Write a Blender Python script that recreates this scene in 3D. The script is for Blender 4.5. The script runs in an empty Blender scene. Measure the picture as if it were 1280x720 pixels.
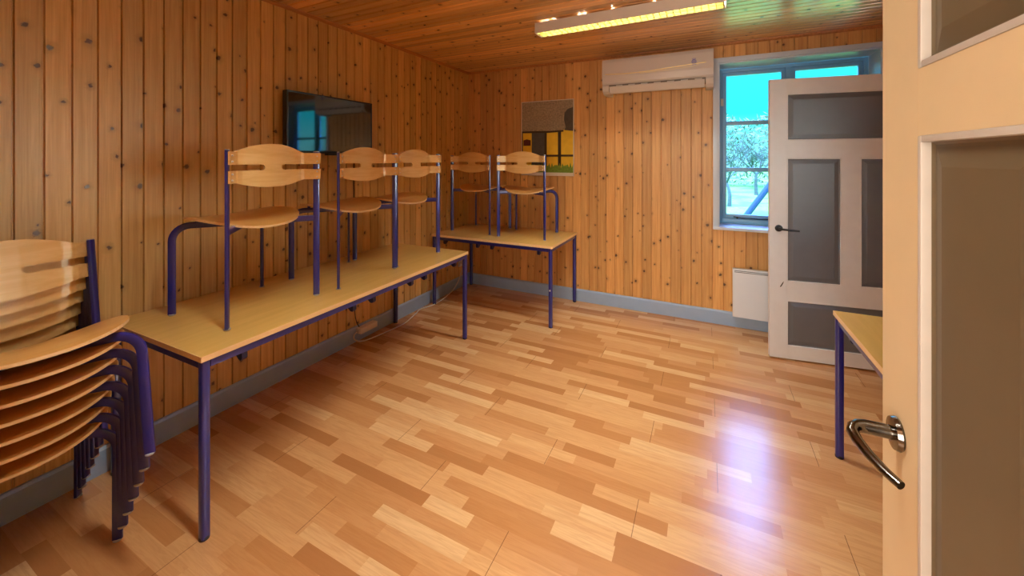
import bpy, bmesh, math, random
from mathutils import Vector, Matrix
random.seed(7)
PI = math.pi
S = bpy.context.scene
C = S.collection

# ------------------------------------------------------------------ settings
S.view_settings.view_transform = 'Standard'
S.view_settings.look = 'None'
S.view_settings.gamma = 1.0
S.view_settings.use_curve_mapping = False
S.view_settings.exposure = 0.84
try:
    S.cycles.use_denoising = True
    S.cycles.max_bounces = 10
    S.cycles.diffuse_bounces = 6
    S.cycles.sample_clamp_indirect = 6.0
    S.cycles.caustics_reflective = False
    S.cycles.caustics_refractive = False
except Exception:
    pass

# room numbers (metres): camera stands in the doorway at the origin
XL, XR, YF, YB, ZC = -2.595, 1.46, 0.06, 4.05, 2.56
WIN = (0.105, 1.25, 0.885, 2.385)          # window opening in the back wall

# ------------------------------------------------------------------ materials
def srgb(r, g, b):
    f = lambda c: (c / 255 / 12.92) if c / 255 <= 0.04045 else ((c / 255 + 0.055) / 1.055) ** 2.4
    return (f(r), f(g), f(b), 1.0)

class N:
    """tiny node-tree helper"""
    def __init__(s, name):
        s.m = bpy.data.materials.new(name); s.m.use_nodes = True
        s.t = s.m.node_tree; s.n = s.t.nodes; s.l = s.t.links
        s.b = s.n['Principled BSDF']
    def add(s, typ, **kw):
        n = s.n.new(typ)
        for k, v in kw.items(): setattr(n, k, v)
        return n
    def put(s, sock, v):
        if isinstance(v, bpy.types.NodeSocket): s.l.new(v, sock)
        else: sock.default_value = v
    def math(s, op, a, b=0.0, c=None):
        n = s.add('ShaderNodeMath', operation=op); s.put(n.inputs[0], a); s.put(n.inputs[1], b)
        if c is not None: s.put(n.inputs[2], c)
        return n.outputs[0]
    def mix(s, fac, a, b, mode='MIX'):
        n = s.add('ShaderNodeMix', data_type='RGBA', blend_type=mode)
        s.put(n.inputs[0], fac); s.put(n.inputs[6], a); s.put(n.inputs[7], b)
        return n.outputs[2]
    def xyz(s):
        tc = s.add('ShaderNodeTexCoord'); sp = s.add('ShaderNodeSeparateXYZ')
        s.l.new(tc.outputs['Object'], sp.inputs[0]); return sp.outputs, tc.outputs['Object']
    def comb(s, x, y, z=0.0):
        n = s.add('ShaderNodeCombineXYZ')
        for i, v in enumerate((x, y, z)): s.put(n.inputs[i], v)
        return n.outputs[0]
    def white(s, v, dims='1D'):
        n = s.add('ShaderNodeTexWhiteNoise', noise_dimensions=dims)
        if dims == '1D': s.put(n.inputs['W'], v)
        else: s.put(n.inputs['Vector'], v)
        return n.outputs
    def noise(s, vec, scale, detail=4.0, rough=0.5, dist=0.0):
        n = s.add('ShaderNodeTexNoise'); s.put(n.inputs['Vector'], vec)
        n.inputs['Scale'].default_value = scale; n.inputs['Detail'].default_value = detail
        n.inputs['Roughness'].default_value = rough; n.inputs['Distortion'].default_value = dist
        return n.outputs['Fac']
    def step(s, x, lo, hi):
        n = s.add('ShaderNodeMapRange', interpolation_type='SMOOTHSTEP'); s.put(n.inputs[0], x)
        s.put(n.inputs[1], lo); s.put(n.inputs[2], hi)
        n.inputs[3].default_value = 0; n.inputs[4].default_value = 1
        return n.outputs[0]
    def lerp(s, x, a, b):
        n = s.add('ShaderNodeMapRange'); s.put(n.inputs[0], x)
        n.inputs[3].default_value = a; n.inputs[4].default_value = b
        return n.outputs[0]
    def bump(s, h, strength, dist=0.01):
        n = s.add('ShaderNodeBump'); s.put(n.inputs['Height'], h)
        n.inputs['Strength'].default_value = strength; n.inputs['Distance'].default_value = dist
        s.l.new(n.outputs[0], s.b.inputs['Normal'])
    def base(s, v): s.put(s.b.inputs['Base Color'], v)
    def rough(s, v): s.put(s.b.inputs['Roughness'], v)

def plain(name, col, rough=0.5, metal=0.0, spec=0.5, vary=0.06, scale=25.0, coat=0.0, bump=0.0):
    k = N(name); o, vec = k.xyz()
    n = k.noise(vec, scale, 3.0)
    dark = tuple(c * (1 - vary * 2) for c in col[:3]) + (1,)
    light = tuple(min(1, c * (1 + vary * 1.5)) for c in col[:3]) + (1,)
    k.base(k.mix(n, dark, light)); k.rough(rough)
    k.b.inputs['Metallic'].default_value = metal
    k.b.inputs['Specular IOR Level'].default_value = spec
    k.b.inputs['Coat Weight'].default_value = coat
    if bump: k.bump(n, bump, 0.002)
    return k.m

def pine(name, au, av, u0, pitch, base, dark, knotcol, tint=0.20, knots=0.78, coat=0.15, rough=0.45, coat_rough=0.3):
    """boards side by side along axis au, grain along av, with knots"""
    k = N(name); o, vec = k.xyz()
    u, v = o[au], o[av]
    q = k.math('DIVIDE', k.math('SUBTRACT', u, u0), pitch)
    idx = k.math('FLOOR', q)
    rnd = k.white(idx)[0]
    rnd2 = k.white(k.math('ADD', idx, 57.3))[0]
    off = k.math('MULTIPLY', rnd, 37.0)
    # long grain
    gv = k.comb(k.math('ADD', k.math('MULTIPLY', u, 55.0), off), k.math('ADD', k.math('MULTIPLY', v, 1.6), off))
    g = k.noise(gv, 1.0, 5.0, 0.6, 0.6)
    gv2 = k.comb(k.math('MULTIPLY', u, 190.0), k.math('ADD', k.math('MULTIPLY', v, 3.0), off))
    g2 = k.noise(gv2, 1.0, 3.0, 0.6, 0.2)
    grain = k.math('ADD', k.math('MULTIPLY', g, 0.65), k.math('MULTIPLY', g2, 0.35))
    col = k.mix(k.step(grain, 0.3, 0.72), dark, base)
    # board to board tone
    tone = k.lerp(rnd2, 1.0 - tint, 1.0 + tint * 0.6)
    tn = k.add('ShaderNodeVectorMath', operation='SCALE'); k.l.new(col, tn.inputs[0]); k.put(tn.inputs['Scale'], tone)
    col = tn.outputs[0]
    # knots
    sc = 7.2
    kv = k.comb(k.math('ADD', k.math('MULTIPLY', u, sc), k.math('MULTIPLY', rnd, 91.0)),
                k.math('ADD', k.math('MULTIPLY', v, sc * 0.9), k.math('MULTIPLY', rnd2, 71.0)))
    wob = k.noise(kv, 9.0, 2.0)
    kv2 = k.add('ShaderNodeVectorMath', operation='ADD'); k.l.new(kv, kv2.inputs[0])
    k.l.new(k.comb(k.math('MULTIPLY', k.math('SUBTRACT', wob, 0.5), 0.16), k.math('MULTIPLY', k.math('SUBTRACT', wob, 0.5), 0.10)), kv2.inputs[1])
    vo = k.add('ShaderNodeTexVoronoi', voronoi_dimensions='2D', feature='F1'); k.l.new(kv2.outputs[0], vo.inputs['Vector'])
    vo.inputs['Scale'].default_value = 1.0
    cr = k.add('ShaderNodeSeparateColor'); k.l.new(vo.outputs['Color'], cr.inputs[0])
    has = k.math('LESS_THAN', cr.outputs[0], knots)
    rad = k.lerp(cr.outputs[1], 0.03, 0.105)
    d = k.math('DIVIDE', vo.outputs['Distance'], rad)
    core = k.math('MULTIPLY', k.math('SUBTRACT', 1.0, k.step(d, 0.55, 1.15)), has)
    halo = k.math('MULTIPLY', k.math('MULTIPLY', k.math('SUBTRACT', 1.0, k.step(d, 0.8, 3.2)), has), 0.38)
    col = k.mix(halo, col, tuple(c * 0.55 for c in dark[:3]) + (1,))
    col = k.mix(k.math('MULTIPLY', core, 0.9), col, knotcol)
    k.base(col); k.rough(rough)
    k.b.inputs['Coat Weight'].default_value = coat; k.b.inputs['Coat Roughness'].default_value = coat_rough
    k.bump(grain, 0.08, 0.002)
    return k.m

def laminate(name):
    k = N(name); o, vec = k.xyz()
    x, y = o[0], o[1]
    W, L = 0.0645, 0.40
    rq = k.math('DIVIDE', k.math('SUBTRACT', y, 1.022), W); row = k.math('FLOOR', rq); rf = k.math('FRACT', rq)
    rr = k.white(row)[0]
    q = k.math('ADD', k.math('DIVIDE', x, L), k.math('MULTIPLY', rr, 17.0))
    # uneven block lengths: shift the joint inside every cell
    c0 = k.math('FLOOR', q); f0 = k.math('FRACT', q)
    j = k.lerp(k.white(k.comb(c0, row), '2D')[0], 0.05, 0.55)
    col_i = k.math('ADD', c0, k.math('GREATER_THAN', f0, j))
    blk = k.white(k.comb(k.math('ADD', col_i, 0.5), k.math('ADD', row, 0.5)), '2D')
    t = blk[0]
    ramp = k.add('ShaderNodeValToRGB'); k.l.new(t, ramp.inputs[0])
    e = ramp.color_ramp.elements
    e[0].position = 0.0; e[0].color = srgb(176, 122, 74)
    e[1].position = 1.0; e[1].color = srgb(226, 188, 138)
    for p, c in ((0.18, srgb(190, 136, 84)), (0.4, srgb(205, 154, 102)), (0.75, srgb(216, 170, 117))):
        n = e.new(p); n.color = c
    gv = k.comb(k.math('ADD', k.math('MULTIPLY', x, 5.0), k.math('MULTIPLY', t, 43.0)), k.math('ADD', k.math('MULTIPLY', y, 70.0), k.math('MULTIPLY', t, 91.0)))
    g = k.noise(gv, 1.0, 4.0, 0.6, 1.4)
    col = k.mix(k.math('MULTIPLY', k.step(g, 0.35, 0.7), 0.30), ramp.outputs[0], srgb(168, 112, 66))
    # end joints of the real boards (three strips wide, 1.2 m long)
    brow = k.math('FLOOR', k.math('DIVIDE', k.math('SUBTRACT', y, 1.022), W * 3))
    bq = k.math('FRACT', k.math('ADD', k.math('DIVIDE', k.math('ADD', x, 1.474), 1.21), k.math('MULTIPLY', k.math('MODULO', brow, 3.0), 0.37)))
    bd = k.math('MINIMUM', bq, k.math('SUBTRACT', 1.0, bq))
    joint = k.math('LESS_THAN', bd, 0.0011)
    col = k.mix(k.math('MULTIPLY', joint, 0.75), col, srgb(90, 58, 34))
    k.base(col)
    k.rough(k.lerp(g, 0.20, 0.28))
    k.b.inputs['Specular IOR Level'].default_value = 0.7
    k.bump(g, 0.03, 0.001)
    return k.m

def veneer(name, c1, c2, axis=0, s_long=2.0, s_cross=40.0, rough=0.4, coat=0.0, spec=0.5):
    k = N(name); o, vec = k.xyz()
    a = [k.math('MULTIPLY', o[i], s_long if i == axis else s_cross) for i in range(3)]
    g = k.noise(k.comb(*a), 1.0, 5.0, 0.6, 0.8)
    k.base(k.mix(k.step(g, 0.3, 0.7), c1, c2)); k.rough(rough)
    k.b.inputs['Coat Weight'].default_value = coat; k.b.inputs['Coat Roughness'].default_value = 0.2
    k.b.inputs['Specular IOR Level'].default_value = spec
    return k.m

def emit(name, col, strength):
    k = N(name); k.base((0.8, 0.8, 0.8, 1))
    k.b.inputs['Emission Color'].default_value = col; k.b.inputs['Emission Strength'].default_value = strength
    return k.m

WALL_B, WALL_D, KNOT = srgb(232, 198, 128), srgb(206, 162, 94), srgb(70, 42, 26)
M = {}
M['pine_left'] = pine('pine_left', 1, 2, 0.542, 0.0846, WALL_B, WALL_D, KNOT)
M['pine_back'] = pine('pine_back', 0, 2, -0.03, 0.0888, srgb(234, 188, 118), srgb(206, 150, 84), KNOT)
M['pine_ceiling'] = pine('pine_ceiling', 1, 0, 3.254, 0.0727, srgb(246, 198, 130), srgb(220, 164, 96), KNOT, tint=0.3, knots=0.45, coat=1.0, rough=0.4, coat_rough=0.22)
M['pine_trim'] = veneer('pine_trim', srgb(168, 108, 56), srgb(196, 134, 76), 1, 2, 60, 0.5)
M['floor'] = laminate('beech_laminate')
M['skirting'] = plain('blue_grey_paint', srgb(158, 186, 220), 0.45, vary=0.04, scale=9)
M['white_paint'] = plain('white_gloss_paint', srgb(232, 232, 228), 0.4, vary=0.02, scale=6)
M['casing_paint'] = plain('daylight_tinted_casing_paint', srgb(214, 232, 252), 0.38, vary=0.02, scale=6)  # white trim with the blue cast of daylight mixed into its colour
M['window_paint'] = plain('daylight_tinted_window_paint', srgb(132, 200, 255), 0.35, vary=0.03, scale=8)  # pale bluish-grey frame, blue daylight deepened in the paint itself
M['door_white'] = plain('off_white_door_paint', srgb(226, 232, 238), 0.42, vary=0.035, scale=14, bump=0.06)
M['door_grey'] = plain('grey_door_panel_paint', srgb(104, 108, 114), 0.45, vary=0.04, scale=12, bump=0.06)
M['door_warm_lit'] = plain('warm_lit_door_paint', srgb(214, 190, 150), 0.42, vary=0.035, scale=10, bump=0.06)  # off-white frame with warm lamplight put into the colour
M['panel_warm_lit'] = plain('warm_lit_door_panel_paint', srgb(98, 84, 62), 0.5, vary=0.05, scale=10, bump=0.06)  # grey panels browned by warm lamplight put into the colour
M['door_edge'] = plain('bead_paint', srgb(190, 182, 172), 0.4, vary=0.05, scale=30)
M['blue_steel'] = plain('dark_blue_lacquered_steel', srgb(26, 33, 128), 0.28, 0.0, 0.6, vary=0.08, scale=40, coat=0.5)
M['blue_dark'] = plain('dark_blue_bracket_paint', srgb(26, 28, 76), 0.4, vary=0.08, scale=40)
M['table_top'] = veneer('beech_table_laminate', srgb(208, 170, 90), srgb(218, 180, 102), 1, 2.0, 30, 0.3, 0.0)
M['table_edge'] = veneer('beech_edge_band', srgb(242, 208, 152), srgb(250, 222, 172), 1, 4, 60, 0.4)
M['ply'] = veneer('birch_plywood', srgb(224, 182, 112), srgb(234, 198, 132), 0, 3.0, 45, 0.38, 0.15, 0.4)
M['seat_ply'] = veneer('orange_lacquered_plywood', srgb(214, 158, 82), srgb(226, 174, 98), 0, 3.0, 45, 0.36, 0.15, 0.4)
M['ply_edge'] = veneer('plywood_edge', srgb(222, 184, 130), srgb(236, 204, 156), 0, 3.0, 200, 0.5)
M['rivet'] = plain('steel_rivet', srgb(236, 236, 236), 0.3, 0.0, vary=0.02)
M['grey_plastic'] = plain('grey_plastic', srgb(176, 178, 182), 0.45, vary=0.03)
M['black_plastic'] = plain('black_plastic', srgb(18, 18, 20), 0.4, vary=0.05)
M['black_screen'] = plain('black_glass_screen', srgb(8, 10, 16), 0.05, 0.0, 0.9, vary=0.02, coat=0.7)
M['ac_white'] = plain('cream_white_plastic', srgb(224, 222, 220), 0.35, vary=0.015, scale=6)
M['ac_dark'] = plain('shaded_air_slot_grey', srgb(140, 134, 126), 0.6)
M['gold'] = plain('gold_trim', srgb(250, 226, 150), 0.3, 0.2, vary=0.05)
M['emblem'] = plain('violet_blue_print', srgb(96, 92, 210), 0.4, vary=0.03)
M['radiator'] = plain('white_enamel', srgb(226, 236, 248), 0.35, vary=0.015, scale=5)
M['radiator_slot'] = plain('radiator_slot_grey', srgb(120, 134, 146), 0.5)
M['chrome'] = plain('brushed_steel', srgb(118, 114, 108), 0.16, 1.0, vary=0.05)
M['cable_white'] = plain('white_cable', srgb(226, 222, 214), 0.45, vary=0.03)
M['cable_black'] = plain('dark_cable', srgb(40, 34, 30), 0.5, vary=0.03)
M['white_plastic'] = plain('white_plastic', srgb(232, 232, 230), 0.35, vary=0.02)
M['lamp_white'] = plain('white_enamelled_housing', srgb(222, 218, 210), 0.4, vary=0.015)
k = N('amber_translucent_louver')
tr_ = k.add('ShaderNodeBsdfTranslucent'); tr_.inputs[0].default_value = (0.20, 0.15, 0.035, 1)
df_ = k.add('ShaderNodeBsdfDiffuse'); df_.inputs[0].default_value = (0.13, 0.098, 0.022, 1)
mx_ = k.add('ShaderNodeMixShader'); mx_.inputs[0].default_value = 0.5
k.l.new(tr_.outputs[0], mx_.inputs[1]); k.l.new(df_.outputs[0], mx_.inputs[2]); k.l.new(mx_.outputs[0], k.n['Material Output'].inputs['Surface'])
M['louver'] = k.m
M['tube'] = emit('fluorescent_tube_glow', (1.0, 0.96, 0.87, 1), 130.0)
M['hall_wall'] = plain('hall_plaster', srgb(214, 200, 176), 0.7, vary=0.03)
k = N('window_glass')
k.base((0.92, 1, 1, 1)); k.rough(0.0); k.b.inputs['Transmission Weight'].default_value = 1.0; k.b.inputs['IOR'].default_value = 1.0
k.b.inputs['Specular IOR Level'].default_value = 0.3
M['glass'] = k.m
M['bark'] = plain('grey_bark', srgb(78, 92, 80), 0.9, vary=0.25, scale=8)
M['twig_hedge'] = plain('frosty_twigs', srgb(120, 142, 104), 0.9, vary=0.45, scale=3)
k = N('pale_lawn'); o, vec = k.xyz()
a = k.noise(vec, 0.55, 5.0, 0.6); b2 = k.noise(vec, 9.0, 4.0, 0.6)
k.base(k.mix(k.step(b2, 0.3, 0.7), k.mix(k.step(a, 0.38, 0.6), srgb(52, 122, 22), srgb(126, 158, 52)), srgb(72, 136, 28))); k.rough(0.95)
M['lawn'] = k.m
M['prop_paint'] = plain('blue_grey_weathered_prop', srgb(44, 72, 100), 0.8, vary=0.1)
# poster inks
k = N('thatch_print'); o, vec = k.xyz()
g = k.noise(vec, 60.0, 5.0, 0.7); g3 = k.noise(vec, 6.0, 3.0)
k.base(k.mix(k.step(g, 0.3, 0.7), k.mix(g3, srgb(116, 106, 88), srgb(150, 138, 116)), srgb(178, 166, 140))); k.rough(0.35)
M['thatch'] = k.m
M['p_shade'] = plain('print_dark_grey', srgb(88, 84, 78), 0.35, vary=0.2, scale=30)
M['p_yellow'] = plain('print_yellow', srgb(244, 204, 60), 0.35, vary=0.08, scale=18)
M['p_beam'] = plain('print_brown_beam', srgb(66, 50, 34), 0.35, vary=0.1, scale=30)
M['p_green'] = plain('print_green', srgb(124, 156, 56), 0.35, vary=0.3, scale=60)
M['p_red'] = plain('print_red_brown', srgb(90, 36, 34), 0.35, vary=0.1, scale=60)
M['p_white'] = plain('print_white_margin', srgb(226, 220, 206), 0.35, vary=0.02)

# ------------------------------------------------------------------ mesh helpers
class MB:
    def __init__(s): s.bm = bmesh.new(); s.mi = 0
    def _faces(s, fs):
        for f in fs: f.material_index = s.mi
    def box(s, lo, hi, bev=0.0, mat=None):
        lo, hi = Vector(lo), Vector(hi)
        r = bmesh.ops.create_cube(s.bm, size=1.0)
        vs = r['verts']
        for v in vs:
            v.co = Vector([lo[i] + (v.co[i] + 0.5) * (hi[i] - lo[i]) for i in range(3)])
        fs = set(f for v in vs for f in v.link_faces)
        if bev:
            es = list(set(e for v in vs for e in v.link_edges))
            rr = bmesh.ops.bevel(s.bm, geom=es, offset=bev, segments=2, profile=0.7, affect='EDGES')
            vs = list(set(vs) & set(s.bm.verts)) + [v for v in rr['verts']]
            vs = list(set(v for v in vs if v.is_valid))
            fs = set(f for v in vs for f in v.link_faces)
        s._faces(fs)
        if mat is not None:
            for v in vs: v.co = mat @ v.co
        return s
    def prism(s, pts, axis, a, b, bev=0.0):
        """pts: 2-D outline; extruded along axis from a to b. axis 0: pts=(y,z); 1: (x,z); 2: (x,y)"""
        def P(p, d):
            return (d, p[0], p[1]) if axis == 0 else (p[0], d, p[1]) if axis == 1 else (p[0], p[1], d)
        A = [s.bm.verts.new(P(p, a)) for p in pts]; B = [s.bm.verts.new(P(p, b)) for p in pts]
        n = len(pts)
        fs = [s.bm.faces.new((A[i], A[(i + 1) % n], B[(i + 1) % n], B[i])) for i in range(n)]
        fs += [s.bm.faces.new(A[::-1]), s.bm.faces.new(B)]
        s._faces(fs)
        bmesh.ops.recalc_face_normals(s.bm, faces=fs)
        if bev:
            es = [e for e in set(e for f in fs for e in f.edges)]
            rr = bmesh.ops.bevel(s.bm, geom=es, offset=bev, segments=2, profile=0.7, affect='EDGES')
            s._faces(rr['faces'])
        return s
    def sweep(s, pts, n, wa, wb, seg=12, caps=True):
        """oval section swept along a path lying in a plane with normal n: wa across n's plane, wb along n"""
        pts = [Vector(p) for p in pts]; n = Vector(n).normalized(); rings = []
        for i, p in enumerate(pts):
            t = (pts[min(i + 1, len(pts) - 1)] - pts[max(i - 1, 0)]).normalized()
            side = t.cross(n).normalized()
            ring = []
            for j in range(seg):
                a = 2 * PI * j / seg
                ca, sa = math.cos(a), math.sin(a)
                e = 0.62
                ring.append(s.bm.verts.new(p + side * (wa / 2 * math.copysign(abs(ca) ** e, ca)) + n * (wb / 2 * math.copysign(abs(sa) ** e, sa))))
            rings.append(ring)
        fs = []
        for a, b in zip(rings, rings[1:]):
            fs += [s.bm.faces.new((a[j], a[(j + 1) % seg], b[(j + 1) % seg], b[j])) for j in range(seg)]
        if caps: fs += [s.bm.faces.new(rings[0][::-1]), s.bm.faces.new(rings[-1])]
        s._faces(fs)
        bmesh.ops.recalc_face_normals(s.bm, faces=fs)
        return s
    def tube(s, pts, r, seg=10, r2=None):
        """round tube along a 3-D path"""
        pts = [Vector(p) for p in pts]; rings = []; up = None
        for i, p in enumerate(pts):
            t = (pts[min(i + 1, len(pts) - 1)] - pts[max(i - 1, 0)]).normalized()
            if up is None:
                up = t.orthogonal().normalized()
            up = (up - t * up.dot(t))
            up = up.normalized() if up.length > 1e-6 else t.orthogonal().normalized()
            sd = t.cross(up)
            rr = r if r2 is None else r + (r2 - r) * i / (len(pts) - 1)
            rings.append([s.bm.verts.new(p + up * (rr * math.cos(2 * PI * j / seg)) + sd * (rr * math.sin(2 * PI * j / seg))) for j in range(seg)])
        fs = []
        for a, b in zip(rings, rings[1:]):
            fs += [s.bm.faces.new((a[j], a[(j + 1) % seg], b[(j + 1) % seg], b[j])) for j in range(seg)]
        fs += [s.bm.faces.new(rings[0][::-1]), s.bm.faces.new(rings[-1])]
        s._faces(fs); bmesh.ops.recalc_face_normals(s.bm, faces=fs)
        return s
    def lathe(s, prof, loc=(0, 0, 0), axis=(0, 0, 1), seg=24):
        """prof: (radius, height) pairs, turned round axis at loc; closed ends"""
        q = Vector((0, 0, 1)).rotation_difference(Vector(axis)); loc = Vector(loc); rings = []
        for r, h in prof:
            rings.append([s.bm.verts.new(loc + q @ Vector((r * math.cos(2 * PI * j / seg), r * math.sin(2 * PI * j / seg), h))) for j in range(seg)])
        fs = []
        for a, b in zip(rings, rings[1:]):
            fs += [s.bm.faces.new((a[j], a[(j + 1) % seg], b[(j + 1) % seg], b[j])) for j in range(seg)]
        fs += [s.bm.faces.new(rings[0][::-1]), s.bm.faces.new(rings[-1])]
        s._faces(fs); bmesh.ops.recalc_face_normals(s.bm, faces=fs)
        return s
    def quad(s, pts):
        f = s.bm.faces.new([s.bm.verts.new(p) for p in pts]); s._faces([f]); return s
    def build(s, name, mats, parent=None, smooth=35, loc=None):
        me = bpy.data.meshes.new(name); s.bm.normal_update(); s.bm.to_mesh(me); s.bm.free()
        for m in (mats if isinstance(mats, (list, tuple)) else [mats]):
            me.materials.append(M[m] if isinstance(m, str) else m)
        o = bpy.data.objects.new(name, me); C.objects.link(o)
        if smooth:
            for p in me.polygons: p.use_smooth = True
            try: me.set_sharp_from_angle(angle=math.radians(smooth))
            except Exception: pass
        if parent: o.parent = parent
        if loc: o.location = loc
        return o

def tag(o, label=None, cat=None, group=None, kind=None):
    if label: o['label'] = label
    if cat: o['category'] = cat
    if group: o['group'] = group
    if kind: o['kind'] = kind
    return o

def thing(name, loc, rz=0.0, label=None, cat=None, group=None, kind=None):
    o = bpy.data.objects.new(name, None); C.objects.link(o)
    o.location = loc; o.rotation_euler = (0, 0, rz); o.empty_display_size = 0.1
    return tag(o, label, cat, group, kind)

def copy_tree(o, parent=None):
    c = o.copy(); C.objects.link(c)
    if parent: c.parent = parent
    for ch in list(o.children): copy_tree(ch, c)
    return c

# ------------------------------------------------------------------ room shell
def boarded(name, along, u0, pitch, ua, ub, va, vb, plane, back, mat, label, cat, hole=None, face=1):
    """a panelled surface: boards of the given pitch with V-grooves as real relief; box behind closes it.
    along 'y' (left wall, plane x), 'x' (back wall, plane y), 'c' (ceiling, boards run in x, plane z)"""
    m = MB()
    def P(u, v, d):
        d = plane + d * face
        return {'y': (d, u, v), 'x': (u, d, v), 'c': (v, u, d)}[along]
    gw, gd = (0.0075, 0.013) if along == 'c' else (0.0048, 0.010)
    us = []
    i = math.floor((ua - u0) / pitch)
    while u0 + i * pitch < ub + 1e-6:
        c = u0 + i * pitch
        for du, dd in ((-gw, 0), (-0.0016, -gd), (0.0016, -gd), (gw, 0)):
            if ua < c + du < ub: us.append((c + du, dd))
        i += 1
    us = [(ua, 0)] + us + [(ub, 0)]
    def strips(lo, hi, v0, v1):
        pts = [p for p in us if lo < p[0] < hi]
        pts = [(lo, 0)] + pts + [(hi, 0)]
        for (a, da), (b, db) in zip(pts, pts[1:]):
            if b - a > 1e-6: m.quad([P(a, v0, da), P(b, v0, db), P(b, v1, db), P(a, v1, da)])
    if hole:
        h0, h1, h2, h3 = hole
        strips(ua, h0, va, vb); strips(h1, ub, va, vb); strips(h0, h1, va, h2); strips(h0, h1, h3, vb)
    else:
        strips(ua, ub, va, vb)
    # solid core behind the boards
    def core(a0, a1, v0, v1):
        p, q = P(a0, v0, -gd - 0.001), P(a1, v1, -gd - 0.001)
        lo = [min(x, y) for x, y in zip(p, q)]; hi = [max(x, y) for x, y in zip(p, q)]
        ax = {'y': 0, 'x': 1, 'c': 2}[along]
        lo[ax], hi[ax] = min(lo[ax], back), max(hi[ax], back)
        m.box(lo, hi)
    if hole:
        core(ua, h0, va, vb); core(h1, ub, va, vb); core(h0, h1, va, h2); core(h0, h1, h3, vb)
    else: core(ua, ub, va, vb)
    o = m.build(name, mat, smooth=0)
    return tag(o, label, cat, kind='structure')

boarded('wall_left', 'y', 0.542, 0.0846, YF - 0.12, YB + 0.3, -0.1, ZC + 0.1, XL, XL - 0.15, 'pine_left',
        'left wall of vertical knotty pine boards behind the stacked chairs and long table', 'wall')
boarded('wall_back', 'x', -0.03, 0.0888, XL - 0.15, XR + 0.15, -0.1, ZC + 0.1, YB, YB + 0.30, 'pine_back',
        'far wall of vertical knotty pine boards with the poster and window', 'wall', hole=WIN, face=-1)
boarded('ceiling', 'c', 3.254, 0.0727, -1.75, YB + 0.3, XL - 0.15, XR + 0.15, ZC, ZC + 0.12, 'pine_ceiling',
        'varnished pine board ceiling carrying the fluorescent light', 'ceiling', face=-1)
m = MB(); m.box((XL - 0.15, -1.75, -0.1), (XR + 0.15, YB + 0.3, 0.0)); tag(m.build('floor', 'floor', smooth=0), 'beech strip laminate floor with a pale window reflection', 'floor', kind='structure')
RW = (1.05, 2.25, 0.95, 2.10)
m = MB()
m.box((XR, -1.75, -0.1), (XR + 0.15, RW[0], ZC + 0.1)); m.box((XR, RW[1], -0.1), (XR + 0.15, YB + 0.3, ZC + 0.1))
m.box((XR, RW[0], -0.1), (XR + 0.15, RW[1], RW[2])); m.box((XR, RW[0], RW[3]), (XR + 0.15, RW[1], ZC + 0.1))
tag(m.build('wall_right', 'pine_back', smooth=0), 'right wall hidden behind the two open doors', 'wall', kind='structure')
# wall with the doorway the picture is taken from, and the hall behind it
DW0, DW1 = -0.62, 0.30
m = MB()
m.box((XL - 0.15, YF - 0.12, 0), (DW0, YF, ZC)); m.box((DW1, YF - 0.12, 0), (XR, YF, ZC)); m.box((DW0, YF - 0.12, 2.14), (DW1, YF, ZC))
tag(m.build('wall_front', 'pine_back', smooth=0), 'front wall with the doorway the room is seen from', 'wall', kind='structure')
m = MB()
m.box((XL - 0.15, -1.75, 0), (XR, -1.6, ZC)); m.box((XL - 0.15, -1.6, 0), (XL, YF - 0.12, ZC))
tag(m.build('wall_hall', 'hall_wall', smooth=0), 'plastered hall walls behind the doorway', 'wall', kind='structure')

def skirt(name, pts, axis, a, b, label):
    m = MB(); m.prism(pts, axis, a, b); tag(m.build(name, 'skirting', smooth=0), label, 'baseboard', kind='structure')
prof = lambda w, s: [(w, 0.0), (w + s * 0.016, 0.0), (w + s * 0.016, 0.112), (w + s * 0.009, 0.124), (w, 0.126)]
skirt('baseboard_left', [(p[0], p[1]) for p in prof(XL, 1)], 1, YF, YB - 0.016, 'blue-grey baseboard along the left wall under the long table')
skirt('baseboard_back', [(p[0], p[1]) for p in prof(YB, -1)], 0, XL, XR, 'blue-grey baseboard along the far wall under the radiator')
m = MB(); m.prism([(XL, ZC), (XL + 0.022, ZC), (XL + 0.018, ZC - 0.012), (XL + 0.006, ZC - 0.02), (XL, ZC - 0.022)], 1, YF, YB)
tag(m.build('trim_1', 'pine_trim', smooth=0), 'slim pine cornice strip where the left wall meets the ceiling', 'trim', kind='structure')
m = MB(); m.prism([(YB, ZC), (YB - 0.022, ZC), (YB - 0.018, ZC - 0.012), (YB - 0.006, ZC - 0.02), (YB, ZC - 0.022)], 0, XL + 0.022, XR)
tag(m.build('trim_2', 'pine_trim', smooth=0), 'slim pine cornice strip where the far wall meets the ceiling', 'trim', kind='structure')

# ------------------------------------------------------------------ window
x0, x1, z0, z1 = WIN
YW = 4.30
w = thing('window_1', (0, 0, 0), 0, 'white-trimmed casement window with blue-lit glazing bars behind the open door', 'window', kind='structure')
m = MB()
cw = 0.042
for lo, hi in (((x0 - cw, YB - 0.02, z0 - 0.02), (x0, YB, z1 + cw)), ((x1, YB - 0.02, z0 - 0.02), (x1 + cw, YB, z1 + cw)),
               ((x0, YB - 0.02, z1), (x1, YB, z1 + cw))):
    m.box(lo, hi, 0.003)
m.build('casing', 'casing_paint', w)
m = MB(); t = 0.012
m.box((x0, YB, z0), (x0 + t, YW, z1)); m.box((x1 - t, YB, z0), (x1, YW, z1)); m.box((x0 + t, YB, z1 - t), (x1 - t, YW, z1))
m.build('reveal_lining', 'casing_paint', w, smooth=0)
m = MB(); m.box((x0 - cw, YB - 0.035, z0 - 0.022), (x1 + cw, YW, z0 + 0.004), 0.004); m.build('window_sill', 'casing_paint', w)
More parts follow.
